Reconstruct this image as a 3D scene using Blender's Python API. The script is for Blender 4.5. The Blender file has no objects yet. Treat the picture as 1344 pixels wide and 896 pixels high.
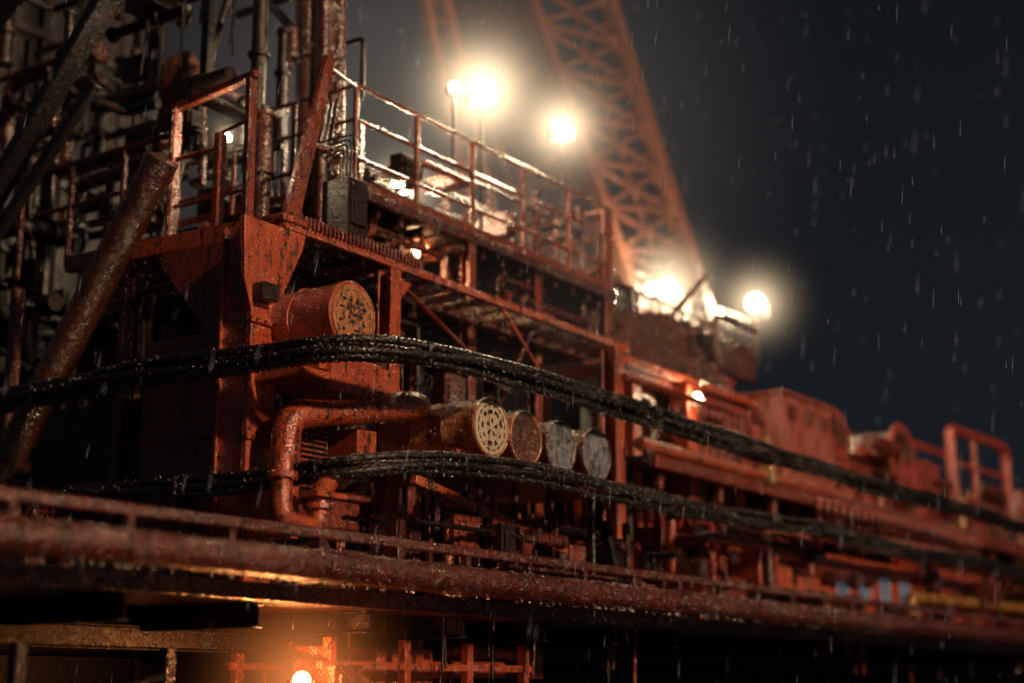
import bpy, math, random
from mathutils import Vector, Matrix
random.seed(7)
sc=bpy.context.scene
COL=bpy.context.collection
# ------------------------------------------------------------ materials
def newmat(name):
    m=bpy.data.materials.new(name);m.use_nodes=True
    nt=m.node_tree;b=nt.nodes["Principled BSDF"];return m,nt,b
def paint(name,c1,c2,rust=(0.05,0.018,0.01),rough=(0.10,0.40),rustamt=0.5,metal=0.0,bump=0.8,coat=1.0,drop=34,cior=1.85):
    m,nt,b=newmat(name);N=nt.nodes.new;L=nt.links.new
    tc=N("ShaderNodeTexCoord")
    n1=N("ShaderNodeTexNoise");n1.inputs["Scale"].default_value=0.9;n1.inputs["Detail"].default_value=5;n1.inputs["Roughness"].default_value=.65
    L(tc.outputs["Object"],n1.inputs["Vector"])
    mp=N("ShaderNodeMapping");mp.inputs["Scale"].default_value=(9,9,1.1);L(tc.outputs["Object"],mp.inputs["Vector"])
    n2=N("ShaderNodeTexNoise");n2.inputs["Scale"].default_value=1.0;n2.inputs["Detail"].default_value=5;n2.inputs["Roughness"].default_value=.7
    L(mp.outputs[0],n2.inputs["Vector"])
    n3=N("ShaderNodeTexNoise");n3.inputs["Scale"].default_value=14;n3.inputs["Detail"].default_value=5;n3.inputs["Roughness"].default_value=.7
    L(tc.outputs["Object"],n3.inputs["Vector"])
    r1=N("ShaderNodeValToRGB");r1.color_ramp.elements[0].position=.35;r1.color_ramp.elements[1].position=.65
    r1.color_ramp.elements[0].color=(*c2,1);r1.color_ramp.elements[1].color=(*c1,1);L(n1.outputs[0],r1.inputs[0])
    ad=N("ShaderNodeMath");ad.operation='ADD';L(n2.outputs[0],ad.inputs[0]);L(n3.outputs[0],ad.inputs[1])
    r2=N("ShaderNodeMapRange");r2.inputs["From Min"].default_value=1.18-rustamt*.26;r2.inputs["From Max"].default_value=1.26-rustamt*.2;L(ad.outputs[0],r2.inputs[0])
    mx=N("ShaderNodeMix");mx.data_type='RGBA';L(r2.outputs[0],mx.inputs[0]);L(r1.outputs[0],mx.inputs[6]);mx.inputs[7].default_value=(*rust,1)
    L(mx.outputs[2],b.inputs["Base Color"])
    rr=N("ShaderNodeMapRange");rr.inputs["From Min"].default_value=.35;rr.inputs["From Max"].default_value=.65
    rr.inputs["To Min"].default_value=rough[0];rr.inputs["To Max"].default_value=rough[1];L(n3.outputs[0],rr.inputs[0]);L(rr.outputs[0],b.inputs["Roughness"])
    b.inputs["Metallic"].default_value=metal
    b.inputs["Coat Weight"].default_value=coat;b.inputs["Coat Roughness"].default_value=.13;b.inputs["Coat IOR"].default_value=cior
    vo=N("ShaderNodeTexVoronoi");vo.inputs["Scale"].default_value=drop;L(tc.outputs["Object"],vo.inputs["Vector"])
    vr=N("ShaderNodeMapRange");vr.inputs["From Min"].default_value=.0;vr.inputs["From Max"].default_value=.45;vr.inputs["To Min"].default_value=1;vr.inputs["To Max"].default_value=0;L(vo.outputs["Distance"],vr.inputs[0])
    a2=N("ShaderNodeMath");a2.operation='MULTIPLY_ADD';L(n3.outputs[0],a2.inputs[0]);a2.inputs[1].default_value=1.4;L(vr.outputs[0],a2.inputs[2])
    bp=N("ShaderNodeBump");bp.inputs["Strength"].default_value=bump;bp.inputs["Distance"].default_value=.014;L(a2.outputs[0],bp.inputs["Height"])
    L(bp.outputs[0],b.inputs["Normal"]);L(bp.outputs[0],b.inputs["Coat Normal"])
    return m
M={}
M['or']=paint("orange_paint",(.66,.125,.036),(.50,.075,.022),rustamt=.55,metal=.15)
M['mor']=paint("dimmed_orange_paint",(.38,.064,.02),(.22,.034,.012),rustamt=.65,metal=.2)  # orange dimmed in the paint where the key light should fall off
M['dor']=paint("shaded_orange_paint",(.15,.022,.008),(.075,.012,.006),rustamt=.8,metal=.2)  # deep rust tone, doubles as painted shade away from the key
M['bro']=paint("dimmed_brown_orange",(.23,.075,.037),(.15,.045,.022),rustamt=.6,coat=.4)  # browned in the paint so the far lattice looks dimly lit
M['red']=paint("red_orange_paint",(.58,.078,.035),(.40,.045,.022),rustamt=.5,metal=.15)
M['pink']=paint("faded_red_paint",(.60,.16,.11),(.48,.11,.07),rustamt=.5)
M['pipe']=paint("dimmed_wet_rusty_red",(.21,.032,.012),(.11,.016,.008),rough=(.12,.35),rustamt=.7,bump=1.0,coat=1,drop=22,cior=2.0,metal=.25)  # rusty red, darkened in the colour to imitate weaker light
M['rust']=paint("brown_rust",(.23,.08,.036),(.12,.038,.018),rough=(.12,.4),rustamt=.75,bump=1.0,cior=2.0,metal=.25)
M['drust']=paint("dark_brown_rust",(.16,.05,.022),(.08,.025,.012),rough=(.10,.35),rustamt=.7,bump=.8,cior=2.1,metal=.3)
M['tan']=paint("tan_rusted_drum",(.72,.31,.11),(.55,.20,.065),rustamt=.55,bump=1.0,cior=2.0)
M['dark']=paint("dark_steel",(.016,.009,.007),(.008,.005,.0045),rust=(.03,.01,.006),rough=(.25,.5),bump=.6,coat=.35,cior=1.5)
M['blk']=paint("black_steel",(.010,.006,.005),(.006,.004,.004),rust=(.02,.007,.004),rough=(.4,.6),bump=.4,coat=.1,cior=1.5)
M['grey']=paint("grey_steel",(.045,.043,.045),(.025,.025,.028),rust=(.03,.014,.01),rough=(.15,.4),metal=.4,coat=.5,cior=1.5,bump=.5)
M['rub']=paint("black_rubber",(.013,.011,.010),(.008,.007,.006),rust=(.02,.01,.008),rough=(.12,.35),bump=.9,coat=.9,drop=28,cior=1.65)
M['white']=paint("cream_paint",(.80,.72,.54),(.66,.55,.38),rust=(.2,.08,.03),rustamt=.4)
M['blue']=paint("pale_blue_lid",(.36,.44,.53),(.22,.28,.35),rust=(.05,.045,.05),rustamt=.95,bump=1.0,cior=2.0)
M['yel']=paint("yellow_paint",(.60,.30,.04),(.4,.18,.02),rustamt=.7)
M['ink']=paint("stencil_black",(.03,.02,.018),(.02,.015,.012))
def emis(name,c,s,base=(.8,.8,.8)):
    m,nt,b=newmat(name);b.inputs["Base Color"].default_value=(*base,1);b.inputs["Emission Color"].default_value=(*c,1);b.inputs["Emission Strength"].default_value=s
    m.cycles.emission_sampling='NONE';return m
M['glass']=emis("window_glass",(.45,.55,.75),.08,(.1,.13,.18));M['glass'].node_tree.nodes["Principled BSDF"].inputs["Roughness"].default_value=.08
M['lamp']=emis("lamp_glass",(1,.86,.62),14)
M['lampo']=emis("sodium_lamp_glass",(1,.42,.12),9)
m,nt,bs=newmat("metal_glint_bead");bs.inputs["Base Color"].default_value=(.95,.88,.8,1);bs.inputs["Metallic"].default_value=1;bs.inputs["Roughness"].default_value=.25;M['bead']=m  # bright metal instead of water, imitates glints on wet surfaces
def glow_volume(name,c,k,R,p):  # volume emits by itself, stands in for lamplight scattered in haze
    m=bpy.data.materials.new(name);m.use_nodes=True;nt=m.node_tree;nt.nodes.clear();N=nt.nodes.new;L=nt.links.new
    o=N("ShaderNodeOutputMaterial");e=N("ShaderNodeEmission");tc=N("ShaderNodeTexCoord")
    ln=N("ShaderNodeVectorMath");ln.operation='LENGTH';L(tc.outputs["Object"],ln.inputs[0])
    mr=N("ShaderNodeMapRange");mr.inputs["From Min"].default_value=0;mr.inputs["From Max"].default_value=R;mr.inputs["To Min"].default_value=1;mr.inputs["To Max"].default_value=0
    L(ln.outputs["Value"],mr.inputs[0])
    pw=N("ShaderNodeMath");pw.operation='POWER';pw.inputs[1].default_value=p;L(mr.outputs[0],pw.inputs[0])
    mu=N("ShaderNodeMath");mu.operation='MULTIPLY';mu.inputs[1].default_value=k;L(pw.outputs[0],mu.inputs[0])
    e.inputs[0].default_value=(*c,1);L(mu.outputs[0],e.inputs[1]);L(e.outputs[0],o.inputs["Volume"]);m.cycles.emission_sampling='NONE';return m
# ------------------------------------------------------------ mesh builder
class B:
    def __init__(s,name): s.n=name;s.v=[];s.f=[];s.mi=[];s.sm=[];s.ms=[]
    def m(s,k):
        if k not in s.ms: s.ms.append(k)
        return s.ms.index(k)
    def add(s,vs,fs,mat,smooth=False):
        o=len(s.v);s.v+=[tuple(x) for x in vs];k=s.m(mat)
        for f in fs: s.f.append([i+o for i in f]);s.mi.append(k);s.sm.append(smooth)
    def box(s,c,d,mat,R=None):
        vs=[]
        for x in(-1,1):
            for y in(-1,1):
                for z in(-1,1):
                    p=Vector((x*d[0]/2,y*d[1]/2,z*d[2]/2))
                    if R is not None: p=R@p
                    vs.append(p+Vector(c))
        s.add(vs,[(0,1,3,2),(4,6,7,5),(0,4,5,1),(2,3,7,6),(0,2,6,4),(1,5,7,3)],mat)
    def bb(s,x0,x1,y0,y1,z0,z1,mat): s.box(((x0+x1)/2,(y0+y1)/2,(z0+z1)/2),(x1-x0,y1-y0,z1-z0),mat)
    def frame(s,d):
        d=d.normalized();up=Vector((0,0,1)) if abs(d.z)<.95 else Vector((0,1,0))
        x=d.cross(up).normalized();y=x.cross(d).normalized();return x,y
    def beam(s,p,q,w,h,mat):
        p=Vector(p);q=Vector(q);d=q-p
        if d.length<1e-4:return
        x,y=s.frame(d);R=Matrix((x,d.normalized(),y)).transposed()
        s.box((p+q)/2,(w,d.length,h),mat,R)
    def ibeam(s,p,q,w,h,mat,t=.03):
        p=Vector(p);q=Vector(q);x,y=s.frame(q-p)
        s.beam(p,q,t,h-2*t,mat)
        for sg in(-1,1): s.beam(p+y*sg*(h/2-t/2),q+y*sg*(h/2-t/2),w,t,mat)
    def tube(s,pts,r,mat,seg=12,caps=True,rs=None):
        pts=[Vector(p) for p in pts];n=len(pts)
        d0=(pts[1]-pts[0]).normalized();x,y=s.frame(d0);vs=[];fs=[]
        for i,p in enumerate(pts):
            if i==0:d=pts[1]-pts[0]
            elif i==n-1:d=pts[-1]-pts[-2]
            else:d=(pts[i+1]-pts[i]).normalized()+(pts[i]-pts[i-1]).normalized()
            d.normalize();x=(x-d*x.dot(d));x.normalize();y=d.cross(x)
            rr=rs[i] if rs else r
            for k in range(seg):
                a=2*math.pi*k/seg;vs.append(p+x*math.cos(a)*rr+y*math.sin(a)*rr)
        for i in range(n-1):
            for k in range(seg):
                k2=(k+1)%seg;fs.append((i*seg+k,i*seg+k2,(i+1)*seg+k2,(i+1)*seg+k))
        s.add(vs,fs,mat,True)
        if caps:
            s.add(vs[:seg],[tuple(range(seg))[::-1]],mat);s.add(vs[-seg:],[tuple(range(seg))],mat)
    def prism(s,poly,y0,y1,mat,ax='y'):
        n=len(poly)
        def P(a,b,t): return (a,t,b) if ax=='y' else (t,a,b)
        vs=[P(a,b,y0) for a,b in poly]+[P(a,b,y1) for a,b in poly]
        fs=[tuple(range(n))[::-1],tuple(range(n,2*n))]+[(i,(i+1)%n,(i+1)%n+n,i+n) for i in range(n)]
        s.add(vs,fs,mat)
    def torus(s,c,ax,R,r,mat,n=20,seg=6,a0=0,a1=2*math.pi):
        c=Vector(c);x,y=s.frame(Vector(ax))
        full=abs(a1-a0-2*math.pi)<1e-4
        pts=[c+x*math.cos(a0+(a1-a0)*i/n)*R+y*math.sin(a0+(a1-a0)*i/n)*R for i in range(n+1)]
        s.tube(pts,r,mat,seg,not full)
    def build(s,bevel=.012,loc=None,parent=None):
        me=bpy.data.meshes.new(s.n);me.from_pydata(s.v,[],s.f)
        for k in s.ms: me.materials.append(M[k] if isinstance(k,str) else k)
        me.polygons.foreach_set("material_index",s.mi);me.polygons.foreach_set("use_smooth",s.sm);me.update()
        ob=bpy.data.objects.new(s.n,me);COL.objects.link(ob)
        if bevel:
            bv=ob.modifiers.new("bevel",'BEVEL');bv.width=bevel;bv.segments=1;bv.limit_method='ANGLE';bv.angle_limit=math.radians(50)
        if parent: ob.parent=parent
        return ob
def fillet(pts,rad,n=6):
    pts=[Vector(p) for p in pts];out=[pts[0]]
    for i in range(1,len(pts)-1):
        a,b,c=pts[i-1],pts[i],pts[i+1];r=min(rad,(b-a).length*.49,(c-b).length*.49)
        p=b+(a-b).normalized()*r;q=b+(c-b).normalized()*r
        for k in range(n+1):
            t=k/n;out.append((1-t)**2*p+2*t*(1-t)*b+t*t*q)
    out.append(pts[-1]);return out
def resample(pts,step):
    pts=[Vector(p) for p in pts];out=[pts[0]];acc=0
    for a,b in zip(pts,pts[1:]):
        L=(b-a).length;t=step-acc
        while t<=L: out.append(a+(b-a)*(t/L));t+=step
        acc=(L-(t-step))
    return out
def flange(b,p,d,r,mat):
    p=Vector(p);d=Vector(d).normalized()
    b.tube([p-d*.03,p+d*.03],r*1.45,mat,14)
    x,y=b.frame(d)
    for k in range(8):
        a=k*math.pi/4;c=p+(x*math.cos(a)+y*math.sin(a))*r*1.25
        b.tube([c-d*.05,c+d*.05],.018,mat,6)
def railing(b,pts,h,sp,mat,rails=(1,.52),r=.03,pr=.035,toe=True):
    for a,c in zip(pts,pts[1:]):
        a=Vector(a);c=Vector(c);L=(c-a).length;n=max(1,round(L/sp))
        for i in range(n+1):
            p=a+(c-a)*i/n;b.tube([p,p+Vector((0,0,h))],pr,mat,8)
        for f in rails: b.tube([a+Vector((0,0,h*f)),c+Vector((0,0,h*f))],r,mat,8)
        if toe: b.beam(a+Vector((0,0,.07)),c+Vector((0,0,.07)),.02,.14,mat)
def wheel(b,c,ax,R,mat):
    b.torus(c,ax,R,.015,mat,16,5);x,y=b.frame(Vector(ax));c=Vector(c)
    for k in range(3):
        a=k*math.pi/3;e=(x*math.cos(a)+y*math.sin(a))*R;b.tube([c-e,c+e],.01,mat,5)
def clutter(name,x0,x1,y0,y1,z0,z1,n,mats,rr=(.03,.12),seed=1,boxes=.25):
    R=random.Random(seed);b=B(name)
    for i in range(n):
        mat=R.choice(mats);p=Vector((R.uniform(x0,x1),R.uniform(y0,y1),R.uniform(z0,z1)))
        t=R.random()
        if t<boxes:
            d=[R.uniform(.15,.7) for _ in range(3)];b.box(p,d,mat)
            b.box(p+Vector((0,-d[1]/2-.02,0)),(d[0]*.7,.04,d[2]*.7),mat)
            for k in range(2): b.tube([p+Vector((R.uniform(-.1,.1),0,0)),p+Vector((R.uniform(-.1,.1),0,-d[2]-R.uniform(.2,1)))],.02,mat,6)
        elif t<boxes+.45:
            r=R.uniform(*rr);pts=[p];ax=R.randrange(3)
            for k in range(R.randint(2,4)):
                q=pts[-1].copy();q[ax]+=R.choice((-1,1))*R.uniform(.6,2.4)
                q.x=min(max(q.x,x0),x1);q.y=min(max(q.y,y0),y1);q.z=min(max(q.z,z0),z1)
                if (q-pts[-1]).length>.25: pts.append(q)
                ax=(ax+R.choice((1,2)))%3
            if len(pts)>1:
                b.tube(fillet(pts,r*2.2),r,mat,10)
                flange(b,pts[0],pts[1]-pts[0],r,mat);flange(b,(pts[0]+pts[1])/2,pts[1]-pts[0],r,mat)
                if R.random()<.5: wheel(b,(pts[0]+pts[1])/2+Vector((0,-r-.15,0)),(0,1,0),.13,mat)
        else:
            ax=R.choice((0,1,2,2));q=p.copy();q[ax]+=R.uniform(1,3.2)
            if ax==2:q.z=min(q.z,z1+.4)
            if R.random()<.35:q[(ax+2)%3]+=R.uniform(-1,1)
            w=R.uniform(.05,.16);b.ibeam(p,q,w,w*1.2,mat,.02) if R.random()<.5 else b.beam(p,q,w,w,mat)
    return b.build(.008)
BD=B("glint_droplets");RB=random.Random(5)  # drops on wet parts, given ready-made bright glints
def bead(p,r,st=1.0):
    seg=6;vs=[];fs=[]
    rows=[(-1,.05),(-.6,.8),(0,1),(.6,.8),(1,.05)]
    for z,w in rows:
        for k in range(seg):
            a=2*math.pi*k/seg;vs.append((p[0]+math.cos(a)*r*w,p[1]+math.sin(a)*r*w,p[2]+z*r*st))
    for i in range(4):
        for k in range(seg):
            k2=(k+1)%seg;fs.append((i*seg+k,i*seg+k2,(i+1)*seg+k2,(i+1)*seg+k))
    BD.add(vs,fs,'bead',True)
def beads_line(p,q,r,n,rb=(.007,.014),side=(-1.0,.2)):
    p=Vector(p);q=Vector(q);d=(q-p).normalized();x,y=BD.frame(d)
    up=Vector((0,0,1));fr=Vector((-.57,-.82,0));fr=(fr-d*fr.dot(d)).normalized();u=(up-d*up.dot(d)).normalized()
    for i in range(n):
        a=RB.uniform(*side)*math.pi/2 if RB.random()<.7 else RB.uniform(.3,1)*math.pi/2
        o=(fr*math.cos(a)+u*math.sin(a))*r
        bead(p+(q-p)*RB.random()+o,RB.uniform(*rb),1.15)
# ------------------------------------------------------------ platform
b=B("main_pipe");b.tube([(x,11.6,1.40-.0012*(x-8)) for x in range(-6,96,3)],.185,'pipe',20)
for x in range(-4,92,6): b.tube([(x+1.25,11.6,1.40-.0012*(x-7)),(x+1.31,11.6,1.40-.0012*(x-7))],.2,'pipe',20)
for x in range(-5,92,3): b.bb(x-.06,x+.06,11.56,12.2,1.22,1.5,'pipe')
b.build(0)
beads_line((9,11.6,1.40),(30,11.6,1.385),.187,550,(.005,.010),(-.6,.9));beads_line((9,11.6,1.38),(30,11.6,1.37),.187,220,(.010,.016),(-1,-.9))
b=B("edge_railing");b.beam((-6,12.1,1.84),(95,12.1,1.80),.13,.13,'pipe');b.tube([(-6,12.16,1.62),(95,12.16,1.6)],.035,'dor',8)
x=-5.4
while x<94:
    b.bb(x-.05,x+.05,12.04,12.16,1.22,1.79,'dor');x+=1.45
b.build(.015)
beads_line((9,12.06,1.84),(30,12.06,1.83),.04,340,(.006,.011),(-1,.9))
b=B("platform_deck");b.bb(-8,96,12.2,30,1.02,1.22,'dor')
for k in range(52): b.ibeam((-7+k*2,12.6,.88),(-7+k*2,29.8,.88),.16,.28,'dark')
for y in(14.5,18,24): b.ibeam((-8,y,.66),(96,y,.66),.2,.3,'dark')
b.bb(-8,96,17,30,-5,.5,'blk')  # added black mass, fills the gap under the deck with darkness
for k in range(50): b.bb(-7+k*2,-6.9+k*2,16.9,17,-5,.5,'dark')
b.build(.01)
b=B("platform_leg")
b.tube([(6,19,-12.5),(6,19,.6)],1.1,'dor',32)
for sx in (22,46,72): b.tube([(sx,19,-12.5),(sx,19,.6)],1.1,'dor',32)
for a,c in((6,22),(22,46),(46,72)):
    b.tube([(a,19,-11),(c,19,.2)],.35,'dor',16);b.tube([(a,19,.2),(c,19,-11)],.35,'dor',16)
b.build(0)
# ------------------------------------------------------------ hoses
def hoses(name,path,offs,rad):
    b=B(name);base=fillet(path,1.1,12);R=random.Random(len(name)+int(path[0][2]*10))
    for j,(dy,dz) in enumerate(offs):
        ph=R.uniform(0,6);pts=resample(base,.05);out=[];rs=[]
        for i,p in enumerate(pts):
            s=i*.05
            t=(pts[min(i+1,len(pts)-1)]-pts[max(i-1,0)]).normalized();nn=Vector((t.y,-t.x,0))
            c=p+nn*(dy+.02*math.sin(s*.9+ph))+Vector((0,0,dz+.03*math.sin(s*.55+ph)+.014*math.sin(s*1.9+ph)-.05*abs(math.sin(s*.35))))
            out.append(c);rs.append(rad*(1.0 if i%2 else .74))
            if j<4 and c.x<32 and c.y<20 and RB.random()<.36:
                a=RB.choice((RB.uniform(-1.5,-.9),RB.uniform(-.6,1.4)));o=(nn*math.cos(a)+Vector((0,0,1))*math.sin(a))*rad;bead(c+o,RB.uniform(.005,.013),1.2)
        b.tube(out,rad,'rub',9,True,rs)
    pts=resample(base,2.3)
    for i in range(1,len(pts)-1):
        p=pts[i];t=(pts[i+1]-pts[i-1]).normalized()
        b.beam(p-t*.02+Vector((0,0,-.03)),p+t*.02+Vector((0,0,-.03)),.30,.25,'rub')
    return b.build(0)
hoses("hose_bundle",[(13.75,34,4.25),(13.8,22,4.22),(13.8,16,4.2),(13.85,12.1,4.2),(15.6,11.9,4.38),(22,11.9,4.3),(30,11.9,4.25),(62,11.9,4.35)],[(.06,.13),(.10,.01),(.05,-.11),(-.05,.06),(-.04,-.06)],.066)
hoses("hose_bundle",[(13.85,17.2,2.72),(13.85,14.5,2.66),(13.9,12.05,2.7),(15.6,11.9,2.95),(20,11.9,3.03),(62,11.9,3.1)],[(.05,.10),(.09,-.01),(.05,-.11),(-.05,.05),(-.04,-.06)],.06)
# ------------------------------------------------------------ corner column with gussets
b=B("support_column")
b.prism([(13.8,6.18),(15.0,6.18),(14.95,5.95),(14.62,5.3),(14.52,4.9),(14.52,1.25),(14.0,1.25),(14.0,4.9),(13.86,5.3)],13.90,14.0,'or')
b.bb(14.05,14.10,14.003,14.5,1.25,6.15,'or');b.bb(14.42,14.47,14.003,14.45,1.25,6.15,'or');b.bb(14.0,14.52,14.45,14.5,1.25,6.15,'or')
for z in(1.6,3.2,4.75):
    b.bb(13.97,14.56,13.85,13.897,z,z+.08,'or')
    for x in(14.05,14.2,14.35,14.48): b.tube([(x,13.81,z+.04),(x,13.86,z+.04)],.02,'rust',6)
b.bb(14.0,14.3,13.7,13.9,5.05,5.28,'dark')
b.build(.012)
for X,z0,z1,w in((16.95,1.25,6.15,.24),(23.35,1.25,6.2,.28)):
    b=B("support_column");b.ibeam((X,14,z0),(X,14,z1),w,w*1.1,'or',.03);b.bb(X-w,X+w,13.8,14.2,z0,z0+.05,'or')
    b.prism([(X+w/2,z1-.1),(X+w/2+.4,z1-.1),(X+w/2,z1-.55)],13.98,14.02,'or');b.build(.01)
for X,Y,z1 in((20.2,16.2,6.1),(18.6,18,7.6),(27,14.2,6.1),(30.8,14.6,6),(17,18,7.6),(25,18,7.6),(20.4,15.1,7.6),(24.9,15.1,9.4),(22.6,15.2,7.6)):
    b=B("support_column");b.ibeam((X,Y,1.25),(X,Y,z1),.2,.2,'mor',.03);b.build(.01)
# ------------------------------------------------------------ upper deck (z 6.3)
b=B("upper_deck")
b.beam((14.6,14,6.27),(23.9,14,6.22),.10,.12,'or');b.beam((14.65,14,6.3),(14.65,18.5,6.42),.12,.26,'or')
b.beam((14.7,14.9,6.2),(23.8,14.9,6.2),.10,.16,'dor');b.beam((14.7,17.9,6.25),(24,17.9,6.25),.12,.2,'dor')
for k in range(19):
    x=14.9+k*.5;b.beam((x,14.05,6.2),(x,17.9,6.2),.05,.12,'dor')
for k in range(36): b.bb(14.7+k*.08,14.73+k*.08,13.9,17.8,6.36,6.44,'dark')
for k in range(12): b.bb(14.7,17.6,13.95+k*.33,13.98+k*.33,6.34,6.45,'dark')
for k in range(34): b.bb(14.72+k*.085,14.76+k*.085,13.885,13.93,6.3,6.46,'mor')
b.bb(17.6,24,15.1,20,6.33,6.37,'dark')
b.tube([(14.7,14.1,6.0),(16.2,15.8,6.05)],.05,'or',8);b.tube([(16.9,13.98,6.1),(20.4,15,5.6)],.04,'mor',8)
b.tube([(19.8,13.95,6.15),(21.0,13.95,5.2)],.03,'or',8)
b.build(.008)
beads_line((14.7,13.94,6.24),(23.8,13.94,6.2),.04,260,(.007,.015),(-1,-.5))
b=B("upper_deck")
b.beam((17.2,15,7.66),(25.1,15,7.66),.12,.16,'dor');b.bb(17.2,25.2,15.06,20,7.62,7.70,'dark')
for k in range(14): b.beam((17.4+k*.58,15.1,7.5),(17.4+k*.58,20,7.5),.07,.16,'dor')
b.build(.01)
b=B("deck_railing")
railing(b,[(17.25,15,7.75),(25.05,15,7.75)],1.68,1.45,'mor',(1,.66,.28),.04,.05)
railing(b,[(25.05,15,7.75),(25.05,19,7.75)],1.68,1.4,'mor',(1,.66,.28),.035,.045)
railing(b,[(17.25,15,7.75),(17.25,19,7.75)],1.68,1.4,'mor',(1,.66,.28),.035,.045)
b.build(0)
beads_line((17.25,15,9.43),(25.05,15,9.43),.04,260,(.007,.014),(-1,-.3));beads_line((17.25,15,8.85),(25.05,15,8.85),.04,160,(.007,.014),(-1,-.3))
b=B("deck_railing")
for Y0,Y1 in((14.75,16.3),):
    b.beam((14.7,Y0,6.4),(14.7,Y0+.02,8.62),.16,.10,'mor');b.beam((14.7,Y1,6.4),(14.7,Y1,8.5),.16,.10,'mor')
    b.beam((14.7,Y0-.08,8.66),(14.7,Y1+.08,8.5),.12,.12,'mor');b.beam((14.7,Y0,6.95),(14.7,Y1,6.95),.06,.06,'mor')
    b.beam((14.7,15.35,6.4),(14.7,15.35,7.9),.16,.12,'mor');b.beam((14.7,15.35,7.9),(14.7,Y0,8.0),.05,.05,'mor')
    b.tube([(14.72,Y1,7.7),(14.72,15.35,7.7)],.04,'mor',8)
b.beam((14.7,16.3,8.4),(15.9,17.6,8.4),.1,.1,'dor');b.beam((14.7,16.3,7.4),(14.7,19.5,7.4),.06,.06,'dor')
b.beam((14.7,16.3,8.1),(14.7,20.5,8.1),.08,.08,'dor')
for y in (17.4,18.6,19.8): b.beam((14.7,y,6.4),(14.7,y,8.1),.08,.08,'dor')
b.tube(fillet([(15.6,14.6,6.4),(15.6,14.6,7.9),(16.6,14.6,7.9),(16.6,14.6,6.4)],.2),.035,'mor',8)
b.build(.012)
beads_line((14.62,14.72,6.5),(14.62,14.72,8.6),.03,60,(.007,.013),(-.8,.8));beads_line((14.62,16.3,6.5),(14.62,16.3,8.5),.03,60,(.007,.013),(-.8,.8))
b=B("corner_stanchion")
b.prism([(14.62,6.35),(14.92,6.35),(15.58,9.0),(15.42,9.05)],13.96,14.06,'mor')
b.tube([(15.48,14.02,8.9),(17.25,15,9.4)],.03,'mor',8);b.tube([(15.1,14.02,7.6),(17.25,15,8.3)],.025,'mor',8)
b.bb(14.55,15.05,13.9,14.15,6.3,6.4,'or');b.build(.01)
beads_line((14.72,13.95,6.5),(15.46,13.95,9.0),.02,70,(.007,.014),(-.5,.5))
b=B("junction_box");b.bb(15.85,16.3,13.9,14.4,6.45,7.3,'dark');b.bb(15.9,16.25,13.86,13.9,6.6,7.2,'dark')
for k in range(5): b.tube(fillet([(15.9+k*.08,14.1,7.3),(15.9+k*.08,14.1,7.7+.1*k),(16.6,15+.1*k,7.9+.1*k),(16.8,15+.1*k,9)],.2),.02,'dark',6)
b.build(.015)
# ------------------------------------------------------------ tank
def lidmarks(b,c,R,seed,mat='ink',style=0):
    """dark stencilled marks as thin plates on a lid that faces -Y"""
    rr=random.Random(seed);cx,cy,cz=c
    def arc(r0,r1,a0,a1):
        n=6;vs=[];fs=[]
        for i in range(n+1):
            a=a0+(a1-a0)*i/n
            for r in(r0,r1):
                for y in(cy,cy-.006): vs.append((cx+math.cos(a)*r,y,cz+math.sin(a)*r))
        for i in range(n):
            o=i*4;fs+=[(o+1,o+5,o+7,o+3),(o,o+2,o+6,o+4),(o,o+4,o+5,o+1),(o+2,o+3,o+7,o+6)]
        fs+=[(0,1,3,2),(n*4,n*4+2,n*4+3,n*4+1)];b.add(vs,fs,mat)
    if style==0:
        for row in range(-2,3):
            z=row*R*.24;w=math.sqrt(max(.01,(R*.72)**2-z*z));x=-w
            while x<w-.03:
                l=rr.uniform(.04,.11)
                if rr.random()<.8:
                    b.box((cx+x+l/2,cy-.003,cz+z+rr.uniform(-.015,.015)),(l,.006,rr.uniform(.02,.05)),mat)
                    if rr.random()<.6:b.box((cx+x+l/2,cy-.0045,cz+z+.01),(.025,.006,.1),mat)
                x+=l+rr.uniform(.02,.05)
        for k in range(14):
            a=k*math.pi/7;arc(R*.82,R*.85,a,a+.3)
    else:
        for k in range(16):
            a=k*math.pi/8;arc(R*.80,R*.86,a,a+.27)
        for k in range(9):
            a=k*2*math.pi/9;arc(R*rr.uniform(.5,.55),R*rr.uniform(.62,.70),a+.1,a+.1+rr.uniform(.25,.5))
        for k in range(5):
            a=k*2*math.pi/5;arc(R*.14,R*.34,a,a+.45)
b=B("storage_tank");c=(14.82,12.9,4.85);R=.46
b.tube([(c[0],14.35,c[2]),(c[0],14.3,c[2]),(c[0],12.9,c[2])],R,'or',40,True,[R*.92,R,R])
b.tube([(c[0],12.96,c[2]),(c[0],12.865,c[2])],R*1.03,'or',40);b.tube([(c[0],12.87,c[2]),(c[0],12.845,c[2])],R*.9,'tan',40)
lidmarks(b,(c[0],12.844,c[2]),R*.9,3)
b.torus((c[0],13.6,c[2]),(0,1,0),R+.005,.018,'or',36,6)
b.prism([(c[0]-.36,4.12),(c[0]+.5,4.12),(c[0]+.36,4.5),(c[0]+.2,4.45),(c[0]-.3,4.6)],13.1,14.1,'or')
b.bb(14.1,16.6,13.05,14.3,3.98,4.08,'or');b.bb(14.6,16.0,13.02,13.10,3.86,4.3,'or')
b.bb(15.5,16.8,13.9,14.4,4.1,5.0,'dor')
b.build(.01)
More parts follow.
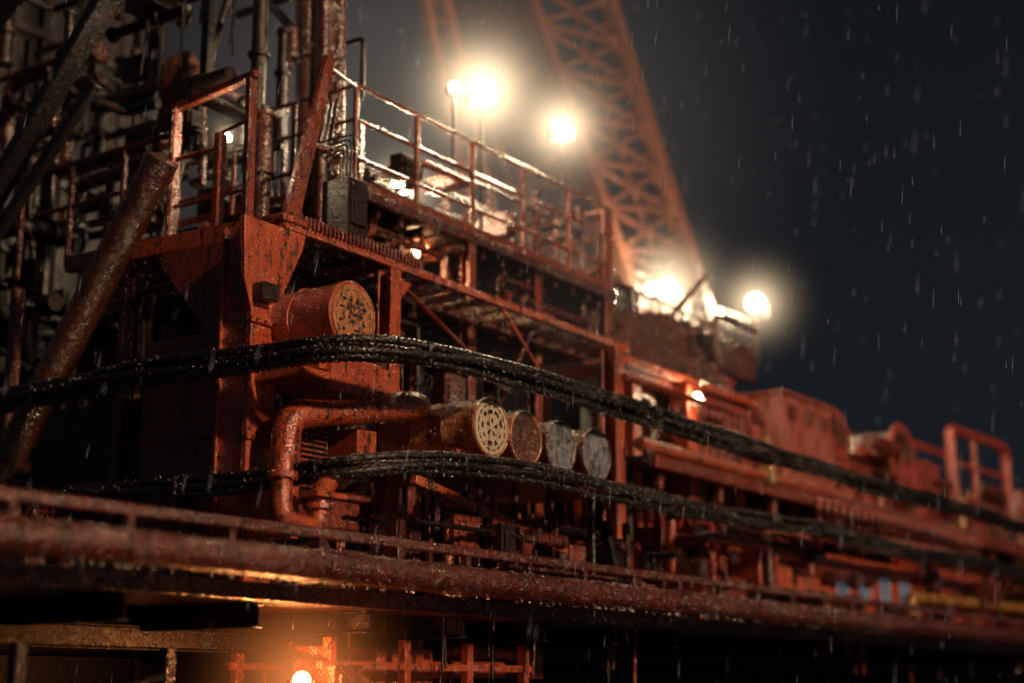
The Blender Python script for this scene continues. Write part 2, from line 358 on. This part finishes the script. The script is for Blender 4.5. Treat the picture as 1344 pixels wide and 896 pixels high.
for i in range(110):
    a=RB.uniform(1.0,4.0);bead((c[0]+math.cos(a)*R,RB.uniform(12.9,14.2),c[2]+math.sin(a)*R),RB.uniform(.006,.012))
    a=RB.uniform(0,6.28);bead((c[0]+math.cos(a)*R*1.0,12.86,c[2]+math.sin(a)*R*1.0),RB.uniform(.005,.01))
b=B("elbow_pipe");pth=fillet([(14.2,13.4,1.9),(14.2,13.4,3.5),(14.9,13.35,3.62),(16.2,12.95,3.88),(16.5,13.05,3.9),(16.7,13.3,3.88)],.34,8)
b.tube(pth,.195,'or',24);flange(b,(14.2,13.4,2.75),(0,0,1),.175,'or')
b.build(0)
beads_line((14.2,13.4,2.2),(14.2,13.4,3.4),.196,60,(.007,.013),(-.9,.9));beads_line((14.9,13.35,3.62),(16.2,12.95,3.88),.196,110,(.007,.013),(-1,.9))
b=B("grille_panel");b.bb(14.5,15.35,13.7,13.9,2.6,3.5,'dark')
for k in range(12): b.bb(14.55,15.3,13.66,13.7,2.65+k*.07,2.68+k*.07,'mor')
b.build(0)
b=B("orange_bulkhead");b.bb(15.5,15.9,13.3,14.2,2.9,3.5,'or');b.bb(14.6,16.4,14.0,14.3,2.2,2.6,'mor')
b.bb(15.7,16.2,13.5,14.0,4.1,4.5,'or');b.build(.02)
b=B("drain_pipe");b.tube(fillet([(13.1,12.4,2.75),(13.1,12.4,1.98),(13.75,12.4,1.92),(13.75,12.4,2.35),(14.1,12.5,2.6)],.22,8),.13,'or',18)
b.tube([(13.75,12.4,1.3),(13.75,12.4,2.3)],.09,'or',14);flange(b,(13.1,12.4,2.5),(0,0,1),.13,'or');flange(b,(13.75,12.4,2.2),(0,0,1),.13,'or')
b.bb(13.5,14.05,12.2,12.5,2.3,2.36,'or');b.build(0)
# ------------------------------------------------------------ drums
def drum(X,Y,Z,R,L,mat,lid,seed,style):
    b=B("steel_drum")
    ys=[0,.02,.05,L*.33-.03,L*.33,L*.33+.03,L*.66-.03,L*.66,L*.66+.03,L-.04,L-.01,L]
    rs=[R*1.0,R*1.02,R*.985,R*.985,R*1.025,R*.985,R*.985,R*1.025,R*.985,R*.985,R*1.02,R]
    b.tube([(X,Y+y,Z) for y in ys],R,mat,44,True,rs)
    b.tube([(X,Y+.0,Z),(X,Y-.012,Z)],R*.9,lid,44)
    b.torus((X,Y-.004,Z),(0,1,0),R*.955,R*.045,mat,44,8)
    if style is not None: lidmarks(b,(X,Y-.013,Z),R*.9,seed,'ink',style)
    b.tube([(X+R*.5,Y-.0,Z+R*.3),(X+R*.5,Y-.04,Z+R*.3)],.03,mat,10)
    b.build(.006)
    for i in range(60):
        a=RB.uniform(0,6.28);bead((X+math.cos(a)*R*.97,Y-.02,Z+math.sin(a)*R*.97),RB.uniform(.006,.012))
        a=RB.uniform(1.2,4.2);bead((X+math.cos(a)*R*1.0,Y+RB.uniform(0,L),Z+math.sin(a)*R*1.0),RB.uniform(.007,.014))
        q=R*.85*math.sqrt(RB.random());a=RB.uniform(0,6.28);bead((X+math.cos(a)*q,Y-.016,Z+math.sin(a)*q),RB.uniform(.004,.01))
drum(17.18,12.3,3.64,.425,1.7,'tan','white',5,1)
drum(18.10,12.34,3.61,.41,1.2,'tan','rust',6,None)
drum(19.03,12.34,3.60,.41,1.2,'rust','blue',7,None)
drum(20.05,12.34,3.62,.42,1.2,'rust','blue',8,None)
b=B("drum_rack");b.bb(16.4,20.9,12.3,14.1,3.06,3.14,'mor')
for x in(16.5,17.64,18.56,19.53,20.7): b.bb(x-.05,x+.05,12.35,13.98,3.14,3.26,'mor');b.bb(x-.04,x+.04,12.8,12.9,1.22,3.06,'dor')
b.beam((16.2,12.9,2.85),(20.2,12.9,2.13),.12,.14,'or');b.box((20.2,12.9,2.1),(.45,.25,.3),'mor')
b.tube([(20.6,12.75,3.05),(20.6,12.75,1.3)],.025,'blue',8)
b.tube([(16.7,13.2,2.5),(21.5,13.2,2.5)],.1,'dor',14);b.tube([(16.7,13.6,1.9),(22.5,13.6,1.9)],.14,'dor',14)
b.build(.01)
# ------------------------------------------------------------ left side
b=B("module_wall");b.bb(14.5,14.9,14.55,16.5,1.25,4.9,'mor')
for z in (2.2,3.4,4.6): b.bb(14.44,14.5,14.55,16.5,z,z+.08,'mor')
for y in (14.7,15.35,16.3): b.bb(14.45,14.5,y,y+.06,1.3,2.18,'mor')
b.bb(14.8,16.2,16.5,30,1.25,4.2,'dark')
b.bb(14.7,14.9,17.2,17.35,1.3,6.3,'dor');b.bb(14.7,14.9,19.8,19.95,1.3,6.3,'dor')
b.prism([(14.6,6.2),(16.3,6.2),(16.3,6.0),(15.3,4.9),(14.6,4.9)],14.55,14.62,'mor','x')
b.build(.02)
b=B("diagonal_leg_pipe")
p0=Vector((14.2,16.0,7.5));p1=Vector((14.2,19.2,3.1))
b.tube([p0,p1],.25,'drust',24);flange(b,p0+(p1-p0)*.93,p1-p0,.25,'drust')
b.tube([p1,(14.2,19.2,1.2)],.2,'drust',16);b.beam(p1,(14.2,15,2.2),.12,.14,'dor')
b.build(0)
beads_line(p0,p1,.25,160,(.008,.015),(-.4,.4))
b=B("grey_brace");b.beam((13.9,15.2,12.3),(13.9,20.6,6.2),.36,.2,'grey');b.beam((13.9,17.2,8.85),(13.9,20.4,5.8),.14,.2,'grey')
b.beam((13.6,14.6,13),(13.7,22,9),.2,.3,'dark');b.build(.02)
b=B("module_wall");b.bb(15.5,21.5,24.5,40,1.25,20,'blk')  # added black backdrop, hides the sky and stands in for darkness
for k in range(9): b.bb(15.5+k*.7,15.6+k*.7,24.4,24.5,1.25,20,'dark')
for z in (7,10,13,16): b.bb(15.4,21.6,24.3,24.4,z,z+.2,'dark')
for k in range(14): b.bb(15.4,15.5,24.6+k,24.75+k,1.25,20,'dark')
b.build(0)
b=B("ventilation_cowl")
b.tube([(17,18.9,8.6),(17,18.9,9.9),(17,18.8,10.3),(16.9,18.6,10.55),(16.8,18.5,10.7)],.4,'bro',20,True,[.3,.3,.42,.34,.1])
b.build(0)
b=B("mast_column")
for dx,dy in((-.2,0),(.2,0),(0,.35)): b.tube([(17.35+dx,15.6+dy,6.4),(17.2+dx,15.6+dy,18)],.1,'dor',12)
b.tube([(17.35,15.75,6.4),(17.2,15.75,18)],.17,'rust',14)
for k in range(30): b.beam((17.1,15.6,6.6+k*.38),(17.6,15.6,6.8+k*.38),.04,.05,'rust')
b.build(0)
beads_line((17.35,15.5,6.6),(17.2,15.5,13),.12,300,(.010,.022),(-.5,.5))
b=B("mast_column");b.tube([(19,17.5,6.4),(18.4,17.5,19)],.22,'dor',16);b.tube([(16.4,17.5,8),(16,17.5,19)],.06,'dor',16)
b.tube([(15.2,17.5,5.5),(18.8,17.5,19)],.07,'dark',10);b.build(0)
b=B("lattice_leg")
for dx in(-.5,.5): b.beam((28.6+dx,20,8),(22.4+dx*.8,20,24),.22,.28,'bro')
for k in range(18):
    f=k/18;g=(k+1)/18;b.beam((28.6-6.2*f-.5,20,8+16*f),(28.6-6.2*g+.5,20,8+16*g),.07,.07,'bro')
    b.beam((28.6-6.2*f-.5,20,8+16*f),(28.6-6.2*f+.5,20,8+16*f),.07,.07,'bro')
b.build(.01)
# ------------------------------------------------------------ lattice boom
b=B("lattice_boom")
A0=Vector((37.5,20,10.0));U=Vector((-5.3,0,7.4)).normalized()
S=Vector((1,0,.22)).normalized()
Lb=28;nb=22
def ch(k,sx,sy,f):
    w=(1.95+.55*f)
    return A0+U*(Lb*f)+S*sx*w+Vector((0,sy*1.3+1.5,0))
for sx in(-1,1):
    for sy in(-1,1): b.beam(ch(0,sx,sy,-.04),ch(0,sx,sy,1),.50 if sx>0 else .34,.40,'bro')
for k in range(nb):
    f,g=k/nb,(k+1)/nb;h=(f+g)/2
    for sy in(-1,1):
        b.beam(ch(0,-1,sy,f),ch(0,1,sy,f),.13,.13,'bro');b.beam(ch(0,-1,sy,f),ch(0,1,sy,g),.12,.12,'bro');b.beam(ch(0,1,sy,f),ch(0,-1,sy,g),.12,.12,'bro')
        b.beam(ch(0,-1,sy,f),ch(0,0,sy,h),.07,.07,'bro');b.beam(ch(0,0,sy,f),ch(0,1,sy,h),.07,.07,'bro');b.beam(ch(0,0,sy,f),ch(0,0,sy,g),.08,.08,'bro')
    for sx in(-1,1):
        b.beam(ch(0,sx,-1,f),ch(0,sx,1,f),.1,.1,'bro');b.beam(ch(0,sx,-1,f),ch(0,sx,1,g),.1,.1,'bro')
b.build(0)
b=B("boom_pedestal");b.tube([(36.6,21.5,1.2),(36.6,21.5,9.2)],2.2,'dor',32);b.bb(33.6,40.6,19.4,24,9.0,9.9,'dor');b.bb(34,37,19.6,22,9.9,10.6,'dark')
railing(b,[(33.6,19.4,9.9),(40.6,19.4,9.9)],.9,1.1,'dor');b.build(.02)
# ------------------------------------------------------------ right-hand machinery
b=B("machinery_house")
b.bb(24.3,29.6,14.4,19,5.9,6.15,'mor');b.prism([(24.3,6.15),(29.8,6.15),(30.6,6.5),(29.9,7.1),(27.8,7.9),(24.6,7.3)],15.2,19,'rust')
for k in range(9): b.bb(24.7+k*.6,24.76+k*.6,15.16,15.2,6.2,7.1,'rust')
b.bb(24.2,30.0,14.2,14.35,6.05,6.2,'or')
railing(b,[(25.8,15.4,7.5),(29.6,15.4,7.4)],.7,.9,'dor')
b.bb(24.8,29.3,15.6,18.6,1.3,5.9,'dark');b.bb(24.6,24.9,14.3,15,3,5.9,'or');b.bb(26.4,26.8,14.1,14.5,1.3,6,'or')
b.bb(24.5,26.2,13.8,14.6,2.0,3.0,'mor');b.bb(27.3,29.4,14.2,15.4,4.4,5.9,'red')
for k in range(6): b.bb(27.4+k*.34,27.5+k*.34,14.14,14.2,4.5,5.8,'dor')
b.tube([(23.4,13.5,4.35),(33,13.5,4.35)],.12,'or',14);b.tube([(23.4,13.8,5.6),(28,13.8,5.6)],.07,'mor',10);b.tube([(26,14,3.6),(40,14,3.6)],.09,'dor',10)
b.build(.02)
beads_line((23.4,13.5,4.35),(33,13.5,4.35),.12,200,(.009,.016),(-1,.7))
def cabinet(x0,x1,y0,y1,z0,z1,mat):
    b=B("equipment_cabinet");b.bb(x0,x1,y0,y1,z0,z1,mat);n=max(1,int((x1-x0)/.75))
    for k in range(n):
        a=x0+(x1-x0)*k/n;e=x0+(x1-x0)*(k+1)/n
        b.bb(a+.05,e-.05,y0-.03,y0,z0+.1,z1-.1,mat);b.tube([(e-.12,y0-.06,(z0+z1)/2-.12),(e-.12,y0-.06,(z0+z1)/2+.12)],.015,'dark',6)
        for j in range(5): b.bb(a+.15,e-.2,y0-.045,y0-.03,z1-.25-j*.07,z1-.22-j*.07,'dark')
    b.bb(x0-.05,x1+.05,y0-.08,y1+.05,z1,z1+.07,mat);b.build(.02)
cabinet(29.7,32.4,13.6,15.2,4.5,6.3,'pink');cabinet(30,31,15.4,17,4.5,6.9,'red');cabinet(34.6,36.6,14.4,15.8,4.4,5.7,'red')
cabinet(39.2,41,14.2,16,4.3,6.0,'red');cabinet(48,51,14,16,4.2,6.1,'red');cabinet(54,58,14,16,4.0,5.8,'pink')
def winch(X,Y,Z,R):
    b=B("winch_drum");b.tube([(X,Y+1.6,Z),(X,Y,Z)],R*.8,'rust',30)
    for y in(0,1.5): b.tube([(X,Y+y,Z),(X,Y+y+.12,Z)],R,'or',34);b.torus((X,Y+y+.06,Z),(0,1,0),R,.05,'or',34,6)
    b.tube([(X,Y-.12,Z),(X,Y,Z)],R*.35,'rust',18)
    for k in range(8):
        a=k*math.pi/4;b.beam((X+math.cos(a)*R*.3,Y-.02,Z+math.sin(a)*R*.3),(X+math.cos(a)*R*.95,Y-.02,Z+math.sin(a)*R*.95),.06,.05,'red')
    for y in(-.05,1.7): b.prism([(X-R*1.1,Z-R*1.5),(X+R*1.1,Z-R*1.5),(X+R*.3,Z+.1),(X-R*.3,Z+.1)],Y+y-.04,Y+y,'red')
    b.build(.015)
winch(33.6,14,5.85,.72);winch(37.9,14,6.0,.82);winch(45,14.5,5.2,.6);winch(52.6,13.8,5.4,.8)
b=B("protective_frame");b.tube(fillet([(41.6,14,5),(41.6,14,7.25),(46.6,14,7.35),(46.6,14,5.2)],.35),.14,'red',12);b.tube(fillet([(42,15.6,5),(42,15.6,7.1),(46.6,15.6,7.2),(46.6,15.6,5.2)],.35),.12,'red',12)
b.tube([(43.6,14,5),(43.6,14,7.2)],.08,'red',8);b.tube([(41.6,14,6.3),(46.6,14,6.4)],.08,'red',8);b.build(0)
b=B("side_deck");b.bb(24,96,13.6,20,4.1,4.25,'dor');b.beam((24,13.55,4.15),(96,13.55,4.05),.12,.3,'mor')
for k in range(26): b.bb(24.5+k*2.4,24.65+k*2.4,13.7,13.85,1.2,4.1,'mor')
railing(b,[(32.6,13.6,4.25),(90,13.6,4.25)],1.0,1.5,'mor');b.build(.01)
b=B("valve_manifold")
for k in range(26):
    x=30.5+k*.42;b.tube([(x,13.2,3.3),(x,13.2,4.0)],.07,'pink',10);b.tube([(x,13.2,4.0),(x,13.2,4.06)],.12,'red',10)
b.tube([(30,13.2,3.3),(41.8,13.2,3.3)],.13,'red',14);b.build(0)
b=B("engine_housing")
b.bb(26.9,29,12.9,14.2,1.9,2.7,'or');b.prism([(29,1.7),(36,1.7),(36,2.5),(35.5,2.85),(29.6,2.85),(29,2.5)],12.85,14.3,'or')
for k in range(4):
    b.bb(30.3+k*1.2,31.0+k*1.2,12.82,12.846,1.95,2.5,'glass')
    for e in((30.22,30.3),(31.0,31.08)): b.bb(e[0]+k*1.2,e[1]+k*1.2,12.79,12.848,1.9,2.5,'or')
    b.bb(30.22+k*1.2,31.08+k*1.2,12.79,12.848,2.5,2.56,'or')
b.bb(24.6,26.6,12.9,14,1.6,2.1,'mor');b.bb(37,41,12.9,14.2,1.4,3.0,'red');b.bb(43,50,12.9,14.4,1.4,2.9,'mor')
b.build(.03)
b=B("yellow_pipe");b.tube(fillet([(34,12.6,1.7),(34,12.6,2.15),(42,12.6,2.25),(44,12.6,2.25),(44,12.6,1.4)],.3),.14,'yel',16);flange(b,(37,12.6,2.2),(1,0,0),.14,'yel');b.build(0)
for X,Y,Z in((28.6,13.45,4.7),(40.5,13.5,4.8)):
    b=B("gas_cylinder");b.tube([(X,Y,Z-.5),(X,Y,Z+.2),(X,Y,Z+.34),(X,Y,Z+.4),(X,Y,Z+.5)],.16,'yel',18,True,[.16,.16,.1,.05,.04]);b.build(0)
b=B("module_wall");b.bb(17,24.4,19.9,21,1.25,7.6,'blk')
for k in range(30): b.bb(17+k*.25,17.12+k*.25,19.84,19.9,1.25,7.5,'dark')
b.bb(24.5,94,20,21.5,1.25,5.6,'dor')
for k in range(60): b.bb(24.6+k*1.1,25.0+k*1.1,19.9,20,1.25,5.6,'dark')
b.build(0)
# dense secondary pipework; dark paint mixes stand in for shade deep inside
clutter("pipework",15.2,23.5,14.7,19,1.5,6.0,150,['dor','mor','dark','dark','rust'],seed=2)
clutter("pipework",17.8,24.8,15.4,19.5,6.4,9.0,130,['dark','dor','rust','mor'],(.03,.09),seed=3)
clutter("pipework",17.5,24,15.2,17,6.45,7.4,40,['mor','dor','rust'],(.03,.07),seed=14)
clutter("pipework",15,18,15.5,26,6.0,12.5,70,['blk','dark','dor','blk'],(.04,.14),seed=4)
clutter("pipework",23.6,32,14.2,19,1.6,6.0,130,['dor','dark','or','red'],seed=5)
clutter("pipework",32,62,13.8,18.5,1.6,6.0,260,['mor','red','dor','dor','pink'],(.06,.2),seed=6)
clutter("pipework",62,92,13.8,18.5,1.6,5.6,120,['mor','red','dor'],(.1,.25),seed=7)
clutter("pipework",14.6,24,12.5,13.6,1.35,2.3,60,['dor','dark','dor','mor'],(.03,.08),seed=8)
clutter("pipework",24,50,12.45,13.4,1.35,3.0,90,['dor','mor','red','dark'],(.04,.12),seed=9)
clutter("pipework",5,14.5,14,22,1.35,2.4,60,['dark','dor','dark'],(.04,.12),seed=10)
clutter("pipework",25,32,15,19,6.9,8.2,40,['dor','dark','rust'],(.04,.1),seed=11)
clutter("pipework",15,19,20,24,1.5,9,60,['dark','blk'],(.06,.2),seed=12)
clutter("pipework",14.5,21,13,16.5,-1.6,.6,46,['or','mor','dor'],(.04,.1),seed=13)
b=B("under_deck_frame")
for x in(14.7,16.2,17.6,19): b.beam((x,13,-1.6),(x,13,.7),.13,.13,'or');b.beam((x,14.6,-1.6),(x,14.6,.7),.13,.13,'or')
for z in(-1.5,-.6,.35): b.beam((14.5,13,z),(19.2,13,z),.1,.1,'or');b.beam((14.5,14.6,z),(19.2,14.6,z),.1,.1,'or')
b.beam((14.7,13,.4),(17.6,13,-.6),.07,.07,'or');b.bb(16,17.2,13.3,14.4,.05,.6,'or');b.tube([(14.6,13.4,.3),(19,13.4,.35)],.12,'or',14)
b.tube([(15.3,13.8,-3),(15.3,13.8,.6)],.3,'or',20);b.build(.01)
b=B("under_deck_frame")
for x in(8,10,12): b.beam((x,13,-6),(x,13,.5),.14,.14,'dark')
for k in range(5): b.beam((8,13,-6+k*1.3),(12,13,-5+k*1.3),.08,.08,'dark')
b.build(.01)
BD.build(0)
# ------------------------------------------------------------ floodlights
def floodlight(p,r,aim,power,col=(1,.74,.45),mat='lamp',k=2.0,R=2.6,pole=None,p_=4.5,mc=(1,.74,.45)):
    p=Vector(p);root=bpy.data.objects.new("floodlight",None);COL.objects.link(root);root.location=p
    d=Vector(aim).normalized()
    x,y=B("t").frame(d)
    b=B("housing");b.tube([-d*r*1.5,-d*r*1.2,-d*r*.2,-d*r*.05],r,'blk',20,True,[r*.4,r*.9,r*1.0,r*1.0])
    b.beam(-x*r*1.25,-x*r*1.25+Vector((0,0,-r*1.6)),.03,.06,'blk');b.beam(x*r*1.25,x*r*1.25+Vector((0,0,-r*1.6)),.03,.06,'blk')
    b.beam(-x*r*1.3+Vector((0,0,-r*1.6)),x*r*1.3+Vector((0,0,-r*1.6)),.06,.03,'blk')
    if pole: b.tube([Vector((0,0,-r*1.6)),Vector((0,0,-pole))],.035,'blk',8)
    b.build(0,parent=root)
    b=B("lens");n=10;seg=20
    b.tube([d*r*math.sin(t*math.pi/2/n)*.75 for t in range(n+1)],r*.9,mat,seg,True,[max(.004,r*.95*math.cos(t*math.pi/2/n)) for t in range(n+1)]);b.build(0,parent=root)
    if k>0:
        b=B("glow_halo");nn=12;b.tube([Vector((0,0,-R*math.cos(math.pi*i/nn))) for i in range(nn+1)],R,glow_volume("glow_halo",mc,k,R*.97,p_),20,True,[max(.01,R*math.sin(math.pi*i/nn)) for i in range(nn+1)]);b.build(0,parent=root)  # self-glowing sphere as the halo around the lamp
    l=bpy.data.lights.new("bulb",'POINT');l.energy=power;l.color=col;l.shadow_soft_size=r*.8
    o=bpy.data.objects.new("bulb",l);COL.objects.link(o);o.parent=root;o.location=d*r*1.6
cam_dir=(-.8,-.57,-.15)
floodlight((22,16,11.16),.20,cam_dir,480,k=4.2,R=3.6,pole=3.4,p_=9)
floodlight((21.4,16.2,11.1),.10,cam_dir,60,k=0,pole=3.4)
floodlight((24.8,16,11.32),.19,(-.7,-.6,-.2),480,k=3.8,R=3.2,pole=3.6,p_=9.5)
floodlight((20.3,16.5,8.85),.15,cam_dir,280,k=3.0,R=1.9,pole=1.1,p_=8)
floodlight((22.4,17.3,9.0),.11,cam_dir,160,k=0,pole=1.1)
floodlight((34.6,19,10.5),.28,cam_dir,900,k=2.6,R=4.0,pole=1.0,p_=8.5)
floodlight((33.7,19,10.3),.15,cam_dir,60,k=0,pole=1.0)
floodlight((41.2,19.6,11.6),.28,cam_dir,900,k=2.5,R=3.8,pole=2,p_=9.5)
floodlight((38,19.2,10.6),.09,cam_dir,50,k=0,pole=.7)
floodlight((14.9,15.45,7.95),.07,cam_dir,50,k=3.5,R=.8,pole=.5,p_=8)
floodlight((26.6,14.0,5.75),.10,(-.6,-.8,-.2),60,k=0,pole=None)
floodlight((26.5,17,6.6),.2,cam_dir,200,k=0,pole=.4)  # hidden lamp, added to light the interior
floodlight((19.6,15.6,7.3),.06,(-.5,-.6,-.6),70,(1,.6,.28),k=0)  # small lamp added to brighten dark pipework between decks
floodlight((23.2,15.7,7.3),.06,(-.5,-.6,-.6),70,(1,.6,.28),k=0)  # second small lamp added for the same pipework
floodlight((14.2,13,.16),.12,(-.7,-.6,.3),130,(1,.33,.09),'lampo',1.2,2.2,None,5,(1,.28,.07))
b=B("haze_glow_bank");Rm=9;nn=12;b.tube([Vector((0,0,-Rm*math.cos(math.pi*i/nn))) for i in range(nn+1)],Rm,glow_volume("haze_glow",(.60,.50,.40),.026,Rm*.97,1.8),20,True,[max(.01,Rm*math.sin(math.pi*i/nn)) for i in range(nn+1)])  # wide sphere with its own faint glow in place of lit haze
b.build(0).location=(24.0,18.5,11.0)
# ------------------------------------------------------------ rain
b=B("rain")
R=random.Random(11)
for i in range(1350):
    t=R.uniform(13,46);a=math.radians(R.uniform(8,58));x,y=t*math.cos(a),t*math.sin(a)
    z=R.uniform(-1,t*.5)
    L=R.uniform(.10,.36);w=.0011+.00007*t;dx=L*R.uniform(.05,.16)
    v=[(x+dx*.8,y-dx*.5,z+L),(x-w,y,z+L*.3),(x+w*.5,y+w*.87,z+L*.3),(x+w*.5,y-w*.87,z+L*.3),(x,y,z)]
    b.add(v,[(0,1,2),(0,2,3),(0,3,1),(4,2,1),(4,3,2),(4,1,3)],'drop',True)
M['drop']=emis("glowing_rain",(.6,.7,.85),.06,(.5,.54,.6));b.build(0)  # drops glow faintly by themselves in place of lamplight on rain
# ------------------------------------------------------------ sea
m,nt,bs=newmat("sea_water");bs.inputs["Base Color"].default_value=(.006,.012,.02,1);bs.inputs["Roughness"].default_value=.12
tn=nt.nodes.new("ShaderNodeTexNoise");tn.inputs["Scale"].default_value=.35;tn.inputs["Detail"].default_value=8;tc=nt.nodes.new("ShaderNodeTexCoord");nt.links.new(tc.outputs["Object"],tn.inputs["Vector"])
bp=nt.nodes.new("ShaderNodeBump");bp.inputs["Distance"].default_value=1.0;nt.links.new(tn.outputs[0],bp.inputs["Height"]);nt.links.new(bp.outputs[0],bs.inputs["Normal"]);M['sea']=m
b=B("sea");b.add([(-3000,-3000,-12),(3000,-3000,-12),(3000,3000,-12),(-3000,3000,-12)],[(0,1,2,3)],'sea');b.build(0)
# ------------------------------------------------------------ world + added warm key
w=bpy.data.worlds.new("World");sc.world=w;w.use_nodes=True;nt=w.node_tree;nt.nodes.clear();N=nt.nodes.new;L=nt.links.new
out=N("ShaderNodeOutputWorld");sky=N("ShaderNodeTexSky");sky.sky_type='NISHITA';sky.sun_disc=False;sky.sun_elevation=math.radians(-4);sky.sun_rotation=math.radians(200)
b1=N("ShaderNodeBackground");b1.inputs[1].default_value=.008;L(sky.outputs[0],b1.inputs[0])
tc=N("ShaderNodeTexCoord");sx=N("ShaderNodeSeparateXYZ");L(tc.outputs["Generated"],sx.inputs[0])
rp=N("ShaderNodeValToRGB");e=rp.color_ramp.elements;e[0].position=0;e[0].color=(.0100,.0124,.0158,1);e[1].position=.5;e[1].color=(.0056,.0072,.0102,1);L(sx.outputs[2],rp.inputs[0])
b2=N("ShaderNodeBackground");b2.inputs[1].default_value=1;L(rp.outputs[0],b2.inputs[0])
ad=N("ShaderNodeAddShader");L(b1.outputs[0],ad.inputs[0]);L(b2.outputs[0],ad.inputs[1]);L(ad.outputs[0],out.inputs[0])
l=bpy.data.lights.new("warm_key",'SUN');l.energy=2.05;l.color=(1,.63,.39);l.angle=math.radians(3);o=bpy.data.objects.new("warm_key",l);COL.objects.link(o)  # added warm key for the front faces, neither sun nor moon
o.rotation_euler=Vector((.10,.88,-.36)).to_track_quat('-Z','Y').to_euler()
# ------------------------------------------------------------ camera
cam=bpy.data.cameras.new("camera");cam.lens=53.57;cam.clip_end=6000;cam.clip_start=.1
cam.dof.use_dof=True;cam.dof.focus_distance=20.3;cam.dof.aperture_fstop=.25
o=bpy.data.objects.new("camera",cam);COL.objects.link(o);o.location=(0,0,0);o.rotation_euler=(math.radians(103),0,math.radians(-55.2));sc.camera=o
sc.view_settings.view_transform='Standard';sc.view_settings.look='None';sc.view_settings.exposure=0
